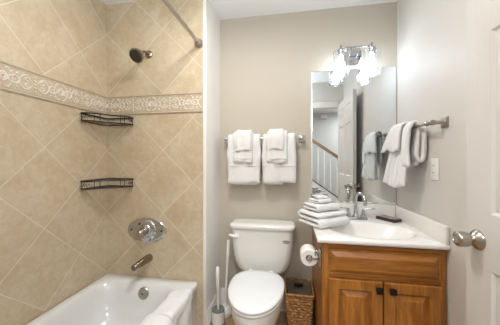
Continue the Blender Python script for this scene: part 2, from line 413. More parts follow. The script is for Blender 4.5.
# valve
vx, vz = -1.076, .716
va = thing('shower_valve', 'chrome shower valve with a wide oval cover plate', 'shower valve', (vx, YH, vz))
bm = bmesh.new(); loops = []
for s, d in ((1, 0), (1, .003), (.97, .007), (.90, .009), (.8, .009)):
    Lp = []
    for k in range(64):
        a = 2*PI*k/64; c_, s_ = math.cos(a), math.sin(a)
        x = .160*s*math.copysign(abs(c_)**1.15, c_); z = .095*s*math.copysign(abs(s_)**.95, s_)
        Lp.append(Vector((vx+x, YH-d, vz+z)))
    loops.append(Lp)
loft(bm, loops, True, True); obj('cover_plate', bm, M['chrome'], va, smooth=30)
obj('round_escutcheon', lathe(bmesh.new(), [(.083, .008), (.083, .012), (.077, .018), (.062, .022), (.05, .023), (.046, .030), (.038, .034)], (vx, YH, vz), (0, -1, 0), 48), M['chrome'], va)
h = obj('handle_hub', lathe(bmesh.new(), [(.034, .033), (.034, .06), (.030, .075), (.027, .10), (.020, .108), (.002, .110)], (vx, YH, vz), (0, -1, 0), 32), M['nickel'], va)
obj('handle_lever', tube(bmesh.new(), [(vx-.004, YH-.085, vz-.002), (vx-.012, YH-.094, vz-.012), (vx-.024, YH-.100, vz-.024), (vx-.032, YH-.102, vz-.032)], [.016, .015, .013, .010], 12), M['nickel'], h)
for sx in (-1, 1): obj('screw', lathe(bmesh.new(), [(.007, .008), (.007, .011), (.001, .012)], (vx+sx*.125, YH, vz), (0, -1, 0), 14), M['nozzle'], va)
obj('indicator', lathe(bmesh.new(), [(.012, .012), (.012, .021), (.001, .022)], (vx-.045, YH, vz+.045), (0, -1, 0), 16), M['nozzle'], va)
# shower head
sx_, sz_ = -1.060, 2.052
sh = thing('shower_head', 'small brushed metal shower head on a short wall arm', 'shower head', (sx_, YH, sz_))
obj('flange', lathe(bmesh.new(), [(.030, 0), (.030, .006), (.022, .014), (.012, .016)], (sx_, YH, sz_), (0, -1, 0), 28), M['chrome_dull'], sh)
a1 = Vector((sx_-.003, YH-.090, sz_-.028))
obj('arm', tube(bmesh.new(), spline([(sx_, YH-.012, sz_), (sx_, YH-.035, sz_+.002), (sx_-.001, YH-.065, sz_-.008), tuple(a1)], 5), .0105, 14), M['chrome_dull'], sh)
ax = Vector((-.02, -.80, -.62)).normalized()
hd = obj('head', lathe(bmesh.new(), [(.012, -.012), (.018, -.004), (.020, .010), (.016, .020), (.020, .026), (.034, .040), (.046, .052), (.050, .062), (.050, .072), (.044, .075)], a1, ax, 40), M['chrome_dull'], sh)
bm = bmesh.new(); lathe(bm, [(.042, .0745), (.041, .078), (.002, .079)], a1, ax, 32)
u, v = frame_of(ax)
for rr, kk in ((.012, 6), (.023, 12), (.033, 18)):
    for k in range(kk):
        a = 2*PI*k/kk; lathe(bm, [(.0022, 0), (.0018, .004)], a1+ax*.078+u*rr*math.cos(a)+v*rr*math.sin(a), ax, 6)
obj('spray_face', bm, M['nozzle'], hd)
# curtain rod
cr = thing('shower_curtain_rod', 'slim metal shower curtain rod running out over the tub edge', 'curtain rod', (-.657, YH, 2.10))
obj('rod', tube(bmesh.new(), [(-.657, YH-.02, 2.10), (-.657, YF+.01, 2.10)], .0125, 16), M['nickel'], cr)
obj('flange', lathe(bmesh.new(), [(.030, 0), (.031, .008), (.024, .014), (.020, .022), (.022, .03), (.018, .042), (.014, .046)], (-.657, YH-.008, 2.10), (0, -1, 0), 28), M['nickel'], cr)
obj('flange', lathe(bmesh.new(), [(.030, 0), (.031, .008), (.024, .014), (.020, .03), (.014, .036)], (-.657, YF, 2.10), (0, 1, 0), 28), M['nickel'], cr)

# corner caddies
def caddy(label, zt, zb):
    t = thing('corner_caddy', label, 'shower caddy', (XL, YH, zb), 'wire shelves in the tub corner')
    front = spline([(-1.412, 1.392, 0), (-1.388, 1.387, 0), (-1.340, 1.410, 0), (-1.295, 1.462, 0), (-1.250, 1.522, 0), (-1.205, 1.553, 0), (-1.183, 1.588, 0), (-1.187, 1.624, 0)], 6)
    wall = [Vector((-1.187, 1.626, 0)), Vector((-1.30, 1.626, 0)), Vector((-1.40, 1.626, 0)), Vector((-1.413, 1.613, 0)), Vector((-1.413, 1.50, 0)), Vector((-1.413, 1.392, 0))]
    loop = front+wall[:-1]
    up = lambda z: [p+Vector((0, 0, z)) for p in loop]
    obj('top_rail', tube(bmesh.new(), up(zt), .0052, 8, closed=True), M['black_wire'], t)
    bm = bmesh.new(); tube(bm, up(zb), .0040, 8, closed=True)
    obj('bottom_rail', bm, M['black_wire'], t)
    for i in (3, 13, 16, 27, 30, 40):
        p = front[min(i, len(front)-1)]; obj('upright', tube(bmesh.new(), [p+Vector((0, 0, zb)), p+Vector((0, 0, zt))], .0026, 6), M['black_wire'], t)
    bm = bmesh.new()                                 # wire mesh bottom, straight wires wall to front
    for i in range(2, len(front)-2, 1):
        p = front[i]+Vector((0, 0, zb-.001)); d = Vector((-1, 1, 0)).normalized()
        q = p+d*min((p.x+1.413)*math.sqrt(2), (1.626-p.y)*math.sqrt(2)); tube(bm, [p, q], .0014, 5)
    for k in (.02, .05, .08, .11):
        pts = [p+Vector((-1, 1, 0)).normalized()*k+Vector((0, 0, zb+.001)) for p in front if p.x-k*.7071 > -1.412 and p.y+k*.7071 < 1.625]
        if len(pts) > 2: tube(bm, pts, .0014, 5)
    obj('wire_base', bm, M['black_wire'], t)
    for i0 in (5, 33):
        bm = bmesh.new()
        zz = (zt*.5+zb*.5)
        pts = [front[i]+Vector((0, 0, zz+.010*(1 if k % 2 else -1))) for k, i in enumerate(range(i0, min(i0+8, len(front))))]
        tube(bm, spline([tuple(p) for p in pts], 3), .0018, 5)
        obj('scroll_wire', bm, M['black_wire'], t)
caddy('black wire corner shelf just under the patterned border, upper of two', 1.572, 1.520)
caddy('black wire corner shelf lower down the tile, lower of two', 1.104, 1.050)

# ------------------------------------------------------------------ towels over the tub rim
bm = bmesh.new()
slab(bm, [(-.838, .215), (-.815, .29), (-.785, .345), (-.765, .374), (-.72, .377), (-.672, .374), (-.652, .35), (-.648, .25), (-.648, .10)], .014, 1.215, 1.50,
     lambda a, b, w_: (a, w_, b), 30, 6, .006, 14, 1,
     fold=lambda s, t: ((.012*math.sin(t*9+s*3) if s > .6 else -.004*math.sin(t*8)), 0),
     skew=lambda s, t: (-.13*(1-t)*0 - .17*max(0, .45-s)/.45*t*1.0))
mt = tag(obj('bath_towel', bm, M['towel'], smooth=80), 'white towel draped over the tub rim near the tiled head wall', 'towel', 'white towels on the tub rim')
bm = bmesh.new()
P_ = [(-.812, .20), (-.803, .29), (-.790, .350), (-.765, .385), (-.715, .391), (-.665, .385), (-.643, .35), (-.640, .24), (-.640, .12)]
slab(bm, P_, .026, .93, 1.205, lambda a, b, w_: (a, w_, b), 20, 6, .003, 12, 5)
tag(obj('bath_towel', bm, M['towel'], smooth=80), 'thick folded white towel over the tub rim, nearer the camera', 'towel', 'white towels on the tub rim')

# ------------------------------------------------------------------ toilet
TX = -.215
to = thing('toilet', 'white two-piece toilet with its lid down', 'toilet', (TX, 1.6, 0))
def egg(y0, y1, hw, z, n=56, cx_=TX, pw=2.0, back=.62):
    cyy = y0+(y1-y0)*back; L = []
    for k in range(n):
        a = 2*PI*k/n; c_, s_ = math.cos(a), math.sin(a)
        e = 2/(2.0 if s_ < 0 else 2.6)
        x = hw*math.copysign(abs(c_)**e, c_); y = (cyy-y0)*s_ if s_ < 0 else (y1-cyy)*math.copysign(abs(s_)**e, s_)
        L.append(Vector((cx_+x, cyy+y, z)))
    return L
bm = bmesh.new()
loft(bm, [egg(1.38, 1.80, .115, 0), egg(1.38, 1.80, .115, .02), egg(1.39, 1.80, .105, .05), egg(1.37, 1.80, .105, .12), egg(1.32, 1.80, .125, .19), egg(1.27, 1.80, .152, .26),
          egg(1.243, 1.81, .168, .32), egg(1.238, 1.82, .174, .36), egg(1.236, 1.82, .176, .392), egg(1.245, 1.81, .168, .40)], True, True)
obj('bowl', bm, M['porcelain'], to, smooth=60)
bm = bmesh.new(); loft(bm, [egg(1.236, 1.705, .172, .402), egg(1.230, 1.71, .178, .406), egg(1.230, 1.71, .178, .416), egg(1.236, 1.705, .172, .420)], True, True)
obj('seat', bm, M['seat'], to, smooth=60)
bm = bmesh.new(); loft(bm, [egg(1.234, 1.71, .173, .4225), egg(1.227, 1.715, .180, .427), egg(1.227, 1.715, .180, .436), egg(1.236, 1.706, .171, .4425), egg(1.27, 1.67, .145, .4455), egg(1.36, 1.58, .08, .447)], True, True)
obj('lid', bm, M['seat'], to, smooth=60)
for s in (-1, 1): obj('hinge', lathe(bmesh.new(), [(.016, 0), (.018, .004), (.018, .022), (.012, .028), (.001, .029)], (TX+s*.075, 1.735, .402), (0, 0, 1), 20), M['seat'], to)
bm = bmesh.new(); ty, hyy = 1.862, .096
loft(bm, [rrect(TX, ty, .135, .06, .05, .372), rrect(TX, ty, .170, .075, .06, .382), rrect(TX, ty, .198, .084, .07, .41), rrect(TX, ty, .219, .091, .07, .46), rrect(TX, ty, .228, .094, .06, .52), rrect(TX, ty, .236, hyy, .05, .62), rrect(TX, ty, .240, hyy, .05, .715)], True, True)
obj('tank', bm, M['porcelain'], to, smooth=60)
bm = bmesh.new()
loft(bm, [rrect(TX, ty, .243, .098, .05, .716), rrect(TX, ty-.002, .252, .104, .05, .722), rrect(TX, ty-.002, .254, .106, .05, .74), rrect(TX, ty-.002, .250, .102, .05, .752), rrect(TX, ty-.002, .236, .09, .05, .758), rrect(TX, ty-.002, .18, .06, .04, .760)], True, True)
obj('tank_lid', bm, M['porcelain'], to, smooth=60)
fl = obj('flush_lever', tube(bmesh.new(), [(TX-.188, 1.756, .664), (TX-.210, 1.751, .668), (TX-.232, 1.750, .673), (TX-.246, 1.752, .676)], [.011, .012, .0115, .008], 12), M['seat'], to)
fl['label'] = 'white flush lever'
obj('lever_boss', lathe(bmesh.new(), [(.020, 0), (.020, .006), (.016, .010)], (TX-.190, 1.770, .664), (0, -1, 0), 20), M['seat'], to)
bm = bmesh.new(); loft(bm, [[Vector((TX+.185+.026*s*math.cos(a), 1.7665-d, .640+.012*s*math.sin(a))) for a in [2*PI*k/32 for k in range(32)]] for s, d in ((1, 0), (1, .0015), (.9, .0022))], True, True)
bd = obj('oval_badge', bm, M['badge'], to); bd['label'] = 'oval grey badge with paler script'
bm = bmesh.new(); tube(bm, [(TX+.166+.0045*i, 1.7640, .640+.004*math.sin(i*1.6)) for i in range(9)], .0012, 5)
obj('badge_script', bm, M['seat'], bd)
bm = bmesh.new(); tube(bm, spline([(TX-.15, YB-.018, .17), (TX-.15, YB-.05, .17), (TX-.16, YB-.07, .22), (TX-.15, YB-.08, .32), (TX-.14, YB-.09, .378)], 5), .005, 8)
obj('supply_hose', bm, M['nickel'], to)

# brush, its canister, plunger
ho = thing('brush_holder', 'white toilet brush canister with grey bands beside the toilet', 'brush holder', (-.533, 1.70, 0))
obj('canister', lathe(bmesh.new(), [(.047, .022), (.048, .03), (.048, .128), (.044, .128), (.044, .03)], (-.533, 1.70, 0), n=36), M['white_plastic'], ho)
obj('base_ring', lathe(bmesh.new(), [(.052, 0), (.053, .004), (.052, .034), (.0485, .038)], (-.533, 1.70, 0), n=36), M['grey_plastic'], ho)
obj('top_ring', lathe(bmesh.new(), [(.0485, .126), (.0488, .130), (.047, .134), (.040, .135), (.020, .135), (.020, .130), (.040, .129)], (-.533, 1.70, 0), n=36), M['grey_plastic'], ho)
bu = thing('toilet_brush', 'white toilet brush standing in its canister', 'toilet brush', (-.533, 1.70, .03))
d = Vector((-.012, .012, .46)).normalized(); o0 = Vector((-.531, 1.70, .03))
obj('handle', lathe(bmesh.new(), [(.008, .08), (.007, .18), (.008, .25), (.013, .27), (.015, .34), (.014, .40), (.008, .412), (.001, .414)], o0, d, 16), M['white_plastic'], bu)
bm = bmesh.new(); lathe(bm, [(.012, .005), (.028, .02), (.032, .05), (.028, .08), (.010, .09)], o0, d, 40, flutes=10, famp=.15)
obj('bristles', bm, M['white_plastic'], bu)
pl = thing('plunger', 'plunger with a tall pale stick leaning in the corner behind the toilet', 'plunger', (-.535, 1.84, 0))
p0 = Vector((-.520, 1.85, .05)); p1 = Vector((-.500, 1.875, .60))
obj('stick', lathe(bmesh.new(), [(.011, 0), (.011, .36), (.0135, .38), (.0145, .52), (.013, .54), (.006, .549)], p0, p1-p0, 16), M['white_plastic'], pl)
obj('stick_tip', lathe(bmesh.new(), [(.009, .548), (.008, .556), (.001, .560)], p0, p1-p0, 16), M['yellowed'], pl)
obj('cup', lathe(bmesh.new(), [(.058, 0), (.062, .006), (.060, .03), (.045, .055), (.022, .068), (.016, .085), (.012, .09)], (-.520, 1.85, 0), n=32), M['white_plastic'], pl)

# wicker basket
bk = thing('wicker_basket', 'square brown wicker waste basket between toilet and vanity', 'basket', (.06, 1.84, 0))
bx, by = .066, 1.835
def sq(z, out=0., n=60, disp=None):
    k = z/.275; h_ = .080+.022*k; L = []
    for q in range(4):
        for i in range(n):
            t = -1+2*i/n; c0 = ((t, -1), (1, t), (-t, 1), (-1, -t))[q]; nn = ((0, -1), (1, 0), (0, 1), (-1, 0))[q]
            dd = out+(disp(q, i, n) if disp else 0)
            L.append(Vector((bx+c0[0]*h_+nn[0]*dd, by+c0[1]*(h_+.018)+nn[1]*dd, z)))
    return L
bm = bmesh.new(); loops = []; rows = 13; R0 = .005; RH = .262/rows
for r in range(rows):
    for k in range(6):
        v_ = k/6; hgt = R0+(r+v_)*RH
        loops.append(sq(hgt, -.006, 60, lambda q, i, n, r=r, v_=v_: .0085*math.sin(PI*v_)*(.35+.65*max(0, math.sin(2*PI*(i/n*5)+(PI if r % 2 else 0))))))
loops.append(sq(R0+.262, -.006)); loft(bm, loops, True, False)
obj('woven_body', bm, M['wicker'], bk, smooth=80)
bm = bmesh.new(); loft(bm, [sq(.266, -.004), sq(.268, .003), sq(.278, .005), sq(.285, .001), sq(.285, -.006), sq(.27, -.008)], False, False); obj('rim', bm, M['wicker'], bk, smooth=60)
bm = bmesh.new(); loft(bm, [sq(.272, -.0085, 20), sq(.01, -.0085, 20)], False, True); obj('liner', bm, M['liner'], bk)
bm = bmesh.new(); box(bm, bx-.035, bx+.035, by+.0935, by+.1015, .232, .256, .001); obj('hand_slot', bm, M['dark_gap'], bk)

# ------------------------------------------------------------------ vanity
VX0, VX1, VY = .178, .806, 1.39
vn = thing('vanity_cabinet', 'honey brown wooden vanity cabinet with two raised-panel doors', 'vanity', (.49, 1.68, 0))
bm = bmesh.new(); box(bm, VX0, VX0+.018, VY, YB-.003, .09, .784); box(bm, VX1-.018, VX1, VY, YB-.003, .09, .784)
box(bm, VX0+.018, VX1-.018, VY, VY+.018, .09, .784); box(bm, VX0+.018, VX1-.018, YB-.02, YB-.003, .09, .784); box(bm, VX0+.018, VX1-.018, VY+.018, YB-.02, .09, .108)
bmesh.ops.remove_doubles(bm, verts=bm.verts, dist=1e-5)
obj('carcass', bm, M['wood_v'], vn)
obj('toe_kick', box(bmesh.new(), VX0+.01, VX1-.01, VY+.05, YB-.01, 0, .0905), M['wood_dark'], vn)
for x0, x1 in ((VX0, VX0+.036), (VX1-.036, VX1)): obj('face_stile', box(bmesh.new(), x0, x1, VY-.004, VY+.001, .09, .784, .0015), M['wood_v'], vn)
for z0, z1 in ((.755, .784), (.590, .607), (.09, .118)): obj('face_rail', box(bmesh.new(), VX0+.036, VX1-.036, VY-.004, VY+.001, z0, z1, .0015), M['wood_h'], vn)
def panel(x0, x1, z0, z1, prof, n=1):
    bm = bmesh.new(); L = []
    for ins, d in prof: L.append([Vector((x, VY-d, z)) for x, z in ((x0+ins, z0+ins), (x1-ins, z0+ins), (x1-ins, z1-ins), (x0+ins, z1-ins))])
    loft(bm, L, True, True); return bm
obj('drawer_front', panel(.213, .777, .609, .752, [(0, .004), (0, .008), (.003, .012), (.008, .012), (.011, .009), (.036, .026), (.039, .0265)]), M['wood_h'], vn, smooth=12)
for i, (x0, x1, kx) in enumerate(((.213, .4935, .470), (.4995, .777, .537))):
    dr = obj('door', panel(x0, x1, .12, .588, [(0, .004), (0, .018), (.003, .022), (.052, .022), (.055, .018), (.058, .006), (.064, .006), (.090, .020), (.093, .0205)]), M['wood_v'], vn, smooth=12)
    bm = bmesh.new(); lathe(bm, [(.006, .020), (.006, .034), (.004, .036)], (kx, VY, .553), (0, -1, 0), 12); box(bm, kx-.016, kx+.016, VY-.050, VY-.034, .553-.016, .553+.016, .004)
    obj('knob', bm, M['knob_bronze'], dr)
# toilet roll and holder on the vanity side
th = thing('toilet_roll_holder', 'small chrome roll holder screwed to the side of the vanity', 'toilet roll holder', (VX0, 1.45, .70))
ry, rz = 1.455, .685
bm = bmesh.new()
for y in (1.425, ): box(bm, VX0-.012, VX0, y-.022, y+.022, .630, .735, .004)
obj('plate', bm, M['chrome'], th)
obj('post', tube(bmesh.new(), spline([(VX0-.008, 1.425, .715), (VX0-.03, 1.42, .715), (VX0-.035, 1.42, .700), (VX0-.034, 1.42, .69)], 4), .006, 10), M['chrome'], th)
obj('arm', tube(bmesh.new(), spline([(VX0-.008, 1.425, .675), (VX0-.03, 1.40, .678), (VX0-.062, 1.392, .684), (VX0-.068, 1.41, .686), (VX0-.068, 1.50, .686), (VX0-.068, 1.535, .686)], 5), .0062, 10), M['chrome'], th)
obj('arm_knob', lathe(bmesh.new(), [(.004, 0), (.013, .004), (.015, .012), (.010, .020), (.002, .022)], (VX0-.068, 1.402, .686), (0, -1, 0), 20), M['chrome'], th)
rl = thing('toilet_roll', 'full white toilet roll on the chrome holder by the vanity', 'toilet roll', (VX0-.068, 1.47, .63))
bm = bmesh.new(); lathe(bm, [(.0195, .001), (.047, 0), (.049, .003), (.049, .097), (.047, .1), (.0195, .099)], (VX0-.068, 1.418, .674), (0, 1, 0), 48, caps=False)
obj('paper', bm, M['paper'], rl)
bm = bmesh.new(); lathe(bm, [(.0193, 0), (.0193, .1)], (VX0-.068, 1.418, .674), (0, 1, 0), 32, caps=False); lathe(bm, [(.0183, 0), (.0183, .1)], (VX0-.068, 1.418, .674), (0, 1, 0), 32, caps=False)
obj('core', bm, M['card'], rl)

# counter with integral oval bowl
ct = thing('vanity_countertop', 'white countertop with a moulded oval sink on the vanity', 'countertop', (.49, 1.66, .785))
X0, X1, Y0, Y1, ZT = .150, XR-.001, 1.362, YB-.001, .81
bx_, by_ = .505, 1.60
NN = 120
def rect_ring(x0, x1, y0, y1, z):
    angs = [2*PI*k/NN for k in range(NN)]; cs = []
    for cx2, cy2 in ((X0, Y0), (X1, Y0), (X1, Y1), (X0, Y1)):
        a = math.atan2(cy2-by_, cx2-bx_) % (2*PI); i = min(range(NN), key=lambda k: abs(angs[k]-a)); cs.append((i, (cx2, cy2)))
    L = []
    for k, a in enumerate(angs):
        c_, s_ = math.cos(a), math.sin(a)
        tx = ((x1-bx_) if c_ > 0 else (x0-bx_))/c_ if abs(c_) > 1e-9 else 1e9; ty_ = ((y1-by_) if s_ > 0 else (y0-by_))/s_ if abs(s_) > 1e-9 else 1e9
        t = min(tx, ty_); L.append(Vector((bx_+c_*t, by_+s_*t, z)))
    for i, (qx, qy) in cs: L[i] = Vector((x0 if qx == X0 else x1, y0 if qy == Y0 else y1, z))
    return L
def ell(rx, ry_, z): return [Vector((bx_+rx*math.cos(2*PI*k/NN), by_+ry_*math.sin(2*PI*k/NN), z)) for k in range(NN)]
bm = bmesh.new()
loft(bm, [rect_ring(X0+.004, X1, Y0+.004, Y1, .7855), rect_ring(X0, X1, Y0, Y1, .789), rect_ring(X0, X1, Y0, Y1, ZT-.005), rect_ring(X0+.005, X1, Y0+.005, Y1, ZT),
          ell(.262, .182, ZT), ell(.254, .174, ZT-.002), ell(.245, .166, ZT-.008), ell(.232, .156, ZT-.022), ell(.205, .138, ZT-.06), ell(.16, .108, ZT-.10), ell(.09, .06, ZT-.125), ell(.025, .025, ZT-.132)], False, True)
obj('counter_slab', bm, M['counter'], ct, smooth=50)
obj('backsplash', box(bmesh.new(), X0, X1-.02, YB-.021, YB-.001, ZT-.002, .907, .004), M['counter'], ct)
obj('side_splash', box(bmesh.new(), XR-.021, XR-.001, Y0+.002, YB-.001, ZT-.002, .907, .004), M['counter'], ct)
obj('drain', lathe(bmesh.new(), [(.024, 0), (.024, .003), (.012, .006), (.001, .007)], (bx_, by_, ZT-.132), n=24), M['chrome'], ct)

# faucet
FX, FY = .481, 1.858
fc = thing('sink_faucet', 'chrome two-handle faucet with a high arched spout behind the sink', 'faucet', (FX, FY, ZT))
bm = bmesh.new(); loft(bm, [rrect(FX, FY, .082, .026, .025, ZT), rrect(FX, FY, .082, .026, .025, ZT+.010), rrect(FX, FY, .076, .021, .02, ZT+.018)], True, True)
obj('base_plate', bm, M['chrome'], fc)
for s in (-1, 1):
    hx_ = FX+s*.054
    hd = obj('handle_post', lathe(bmesh.new(), [(.022, .016), (.021, .024), (.015, .04), (.011, .06), (.012, .066), (.010, .076), (.002, .080)], (hx_, FY, ZT), n=24), M['chrome'], fc)
    obj('handle_lever', tube(bmesh.new(), [(hx_-s*.004, FY, ZT+.074), (hx_+s*.02, FY-.004, ZT+.079), (hx_+s*.055, FY-.012, ZT+.083), (hx_+s*.075, FY-.016, ZT+.082)], [.008, .0065, .006, .0045], 10), M['chrome'], hd)
obj('spout_collar', lathe(bmesh.new(), [(.024, .016), (.023, .026), (.016, .036), (.014, .06), (.0125, .064)], (FX, FY, ZT), n=24), M['chrome'], fc)
pts = [(FX, FY, ZT+.05), (FX, FY, ZT+.11)] + [(FX, FY-.052+.052*math.cos(a), ZT+.145+.052*math.sin(a)) for a in [i*PI/10 for i in range(0, 11)]] + [(FX+.0, FY-.107, ZT+.12)]
obj('spout', tube(bmesh.new(), [Vector(p)+Vector(((.034*min(1, max(0, (FY-p[1])/.1))), 0, 0)) for p in pts], .012, 14), M['chrome'], fc)

# dark flat box
bm = bmesh.new(); b = bmesh.new(); box(b, -.073, .073, -.041, .041, 0, .022, .003)
sb = thing('soap_dish', 'small flat dark brown tray box with a pale top on the counter', 'soap dish', (.705, 1.862, ZT))
Rm = Matrix.Translation((.707, 1.862, ZT+.0005)) @ Matrix.Rotation(math.radians(-56), 4, 'Z')
merge(bm, b, Rm); obj('tray', bm, M['dark_box'], sb)
bm = bmesh.new(); b = bmesh.new(); box(b, -.068, .068, -.036, .036, .0215, .0238, .001); merge(bm, b, Rm); obj('soap_pad', bm, M['box_top'], sb)

# stack of folded towels on the counter
def folded(label, c, z, w_, d_, layers, th, rot, seed):
    path = []; h2 = d_/2; pitch = th*1.02
    for k in range(layers):
        y = z+th/2+k*pitch; s = 1 if k % 2 == 0 else -1
        path += [(-s*h2*(.96 if k == 0 else .9), y), (-s*h2*.4, y), (s*h2*.4, y), (s*h2*.9, y)]
        if k < layers-1: path.append((s*(h2+.004), y+pitch/2))
    Rr = Matrix.Translation((c[0], c[1], 0)) @ Matrix.Rotation(math.radians(rot), 4, 'Z')
    bm = bmesh.new()
    slab(bm, path, th*.93, -w_/2, w_/2, lambda a, b_, ww: Rr @ Vector((a, ww, b_)), 18, 4, .0042, 14, seed)
    for v_ in bm.verts: v_.co.z = max(v_.co.z, z+.0005)
    return tag(obj('folded_towel', bm, M['towel'], smooth=80), label, 'towel', 'folded towels stacked on the counter')
folded('largest folded white towel, bottom of the stack on the counter', (.226, 1.692), ZT, .27, .200, 3, .031, -54, 1)
folded('folded white hand towel, second from the bottom of the counter stack', (.212, 1.705), ZT+.0955, .20, .145, 2, .0235, -56, 2)
folded('thin folded white washcloth, second from the top of the counter stack', (.204, 1.705), ZT+.1445, .125, .10, 2, .013, -50, 3)
folded('smallest folded white washcloth, topmost of the counter stack', (.202, 1.710), ZT+.1715, .085, .075, 2, .010, -60, 4)

# mirror
mr = thing('vanity_mirror', 'frameless rectangular wall mirror above the sink', 'mirror', (.486, YB, .91))
bm = bmesh.new(); x0, x1, z0, z1 = .168, .802, .910, 1.970
loft(bm, [[Vector((x, YB-d, z)) for x, z in ((x0+i, z0+i), (x1-i, z0+i), (x1-i, z1-i), (x0+i, z1-i))] for i, d in ((0, .0005), (0, .0035), (.010, .005))], True, True)
obj('mirror_glass', bm, M['mirror'], mr, smooth=3)
for px_ in (.33, .64): obj('mirror_clip', box(bmesh.new(), px_-.012, px_+.012, YB-.009, YB-.001, .9075, .918, .001), M['chrome'], mr)

# vanity light
LX, LY = (.379, .598), 1.872
vl = thing('vanity_light', 'two-bulb chrome wall light with clear glass shades above the mirror', 'wall light', (.487, YB, 2.06))
obj('back_plate', box(bmesh.new(), .487-.062, .487+.062, YB-.022, YB, 1.995, 2.110, .006), M['chrome'], vl)
obj('crossbar', tube(bmesh.new(), [(LX[0]-.008, LY, 2.100), (LX[1]+.008, LY, 2.100)], .0065, 12), M['chrome'], vl)
for x in (.455, .519): obj('arm', tube(bmesh.new(), [(x, YB-.015, 2.06), (x, 1.92, 2.085), (x, LY, 2.100)], .006, 10), M['chrome'], vl)
for x in LX:
    obj('finial', lathe(bmesh.new(), [(.009, -.02), (.009, .012), (.006, .018), (.002, .022)], (x, LY, 2.104), n=16), M['nickel'], vl)
    obj('socket', lathe(bmesh.new(), [(.010, 0), (.026, -.004), (.028, -.012), (.022, -.016), (.020, -.05), (.016, -.055)], (x, LY, 2.085), n=24), M['chrome'], vl)
    s = obj('glass_shade', lathe(bmesh.new(), [(.026, 2.078), (.052, 2.076), (.056, 2.068), (.056, 1.890)], (x, LY, 0), n=40, caps=False), M['glass'], vl)
    s.visible_shadow = True
    obj('shade_rim', lathe(bmesh.new(), [(.0565, 1.894), (.058, 1.890), (.0565, 1.886), (.0545, 1.889)], (x, LY, 0), n=40, caps=False), M['glass'], s)
    obj('bulb', lathe(bmesh.new(), [(.012, 2.034), (.014, 2.005), (.020, 1.985), (.029, 1.965), (.031, 1.945), (.026, 1.925), (.014, 1.914), (.001, 1.911)], (x, LY, 0), n=24), M['bulb'], vl)

# ------------------------------------------------------------------ towel bar on back wall + towels
bz, byy = 1.425, 1.905
tb = thing('towel_bar', 'chrome towel bar on the wall above the toilet', 'towel bar', (-.21, YB, bz), 'wall towel bars')
obj('bar', box(bmesh.new(), -.545, .105, byy-.006, byy+.006, bz-.008, bz+.008, .0015), M['chrome'], tb)
for x in (-.535, .095):
    obj('mount', box(bmesh.new(), x-.012, x+.012, byy-.010, YB-.004, bz-.012, bz+.012, .002), M['chrome'], tb)
    obj('wall_plate', box(bmesh.new(), x-.026, x+.026, YB-.010, YB, bz-.026, bz+.026, .003), M['chrome'], tb)
G1 = 'white towels on the bar above the toilet'
def hang(label, x0, x1, zf, zb, off, th, seed, group, wob=.003, fold=0.004, band=None):
    top = bz+.010+off
    yo = off+th/2+.008
    path = [(byy-yo-.004, zf), (byy-yo-.004, (zf+top)/2), (byy-yo, top-.03), (byy-yo*.7, top-.004), (byy, top+th/2), (byy+yo*.7, top-.004), (byy+yo, top-.03), (byy+yo, (zb+top)/2), (byy+yo, zb)]
    bm = bmesh.new()
    wd = x1-x0
    def edge(s, t):
        if s > .5: return 0
        e_ = (2*t-1)
        return e_*wd*(.018*math.sin(s*16+seed)+.012*math.sin(s*37+seed*3)) + (-e_*wd*.035*math.exp(-((s-.22)/.03)**2) if band else 0)
    slab(bm, path, th, x0, x1, lambda a, b, w_: (w_, a, b), 26, 6, wob, 11, seed, fold=lambda s, t: (fold*math.sin(t*11+seed*2+s*2)*max(0, .45-s)*2, .006*math.sin(t*5+seed)*max(0, .1-s)*10), skew=edge)
    o = obj('hanging_towel', bm, M['towel'], smooth=80); tag(o, label, 'towel', group)
    if band:
        b3 = bmesh.new(); slab(b3, [(byy-yo+.006, zf-.016), (byy-yo+.006, zf+.10)], .012, x0+(x1-x0)*(.30 if seed == 3 else .02), x0+(x1-x0)*(.92 if seed == 3 else .62), lambda a, b, w_: (w_, a, b), 16, 4, .003, 11, seed+20)
        obj('inner_fold', b3, M['towel'], o, smooth=80)
        b2 = bmesh.new()
        zz = band
        tube(b2, spline([(x0+.004+(x1-x0-.008)*i/12, byy-yo-.004-th/2-.0015+.0018*math.sin(i*1.3+seed), zz+.002*math.sin(i*.8+seed)) for i in range(13)], 3), .0042, 6)
        obj('woven_band', b2, M['towel_band'], o)
    return o
for i, (xa, xb, nm) in enumerate(((-.508, -.238, 'left'), (-.222, .045, 'right'))):
    hang('long white bath towel hanging over the toilet, %s one' % nm, xa, xb, 1.068 if i == 0 else 1.074, 1.10, 0, .030, 3+i, G1, .007, .008, band=1.205)
    hang('white hand towel laid over the %s bath towel' % nm, *((-.452, -.296) if i == 0 else (-.182, -.022)), 1.235, 1.30, .032, .018, 7+i, G1, .006, .005, band=1.262)
    hang('short white washcloth on top of the %s hanging towels' % nm, *((-.432, -.306) if i == 0 else (-.162, -.052)), 1.328 if i == 0 else 1.335, 1.37, .051, .013, 11+i, G1, .006, .005)

# ------------------------------------------------------------------ towel bar on right wall + towels
rx_, rz_ = .742, 1.45
tr_ = thing('towel_bar', 'chrome towel bar on the right-hand wall beside the mirror', 'towel bar', (XR, 1.66, rz_), 'wall towel bars')
obj('bar', tube(bmesh.new(), [(rx_, 1.385, rz_), (rx_, 1.925, rz_)], .0085, 14), M['nickel'], tr_)
for y in (1.40, 1.912):
    obj('mount', lathe(bmesh.new(), [(.022, .004), (.016, .012), (.010, .022), (.010, .045), (.014, .052), (.016, .068), (.012, .078), (.004, .082)], (XR, y, rz_), (-1, 0, 0), 20), M['nickel'], tr_)
    obj('wall_plate', box(bmesh.new(), XR-.010, XR, y-.027, y+.027, rz_-.030, rz_+.030, .003), M['nickel'], tr_)
obj('ring_bead', lathe(bmesh.new(), [(.009, -.012), (.013, -.008), (.009, -.003), (.014, .004), (.009, .012)], (rx_, 1.445, rz_), (0, 1, 0), 18), M['nickel'], tr_)
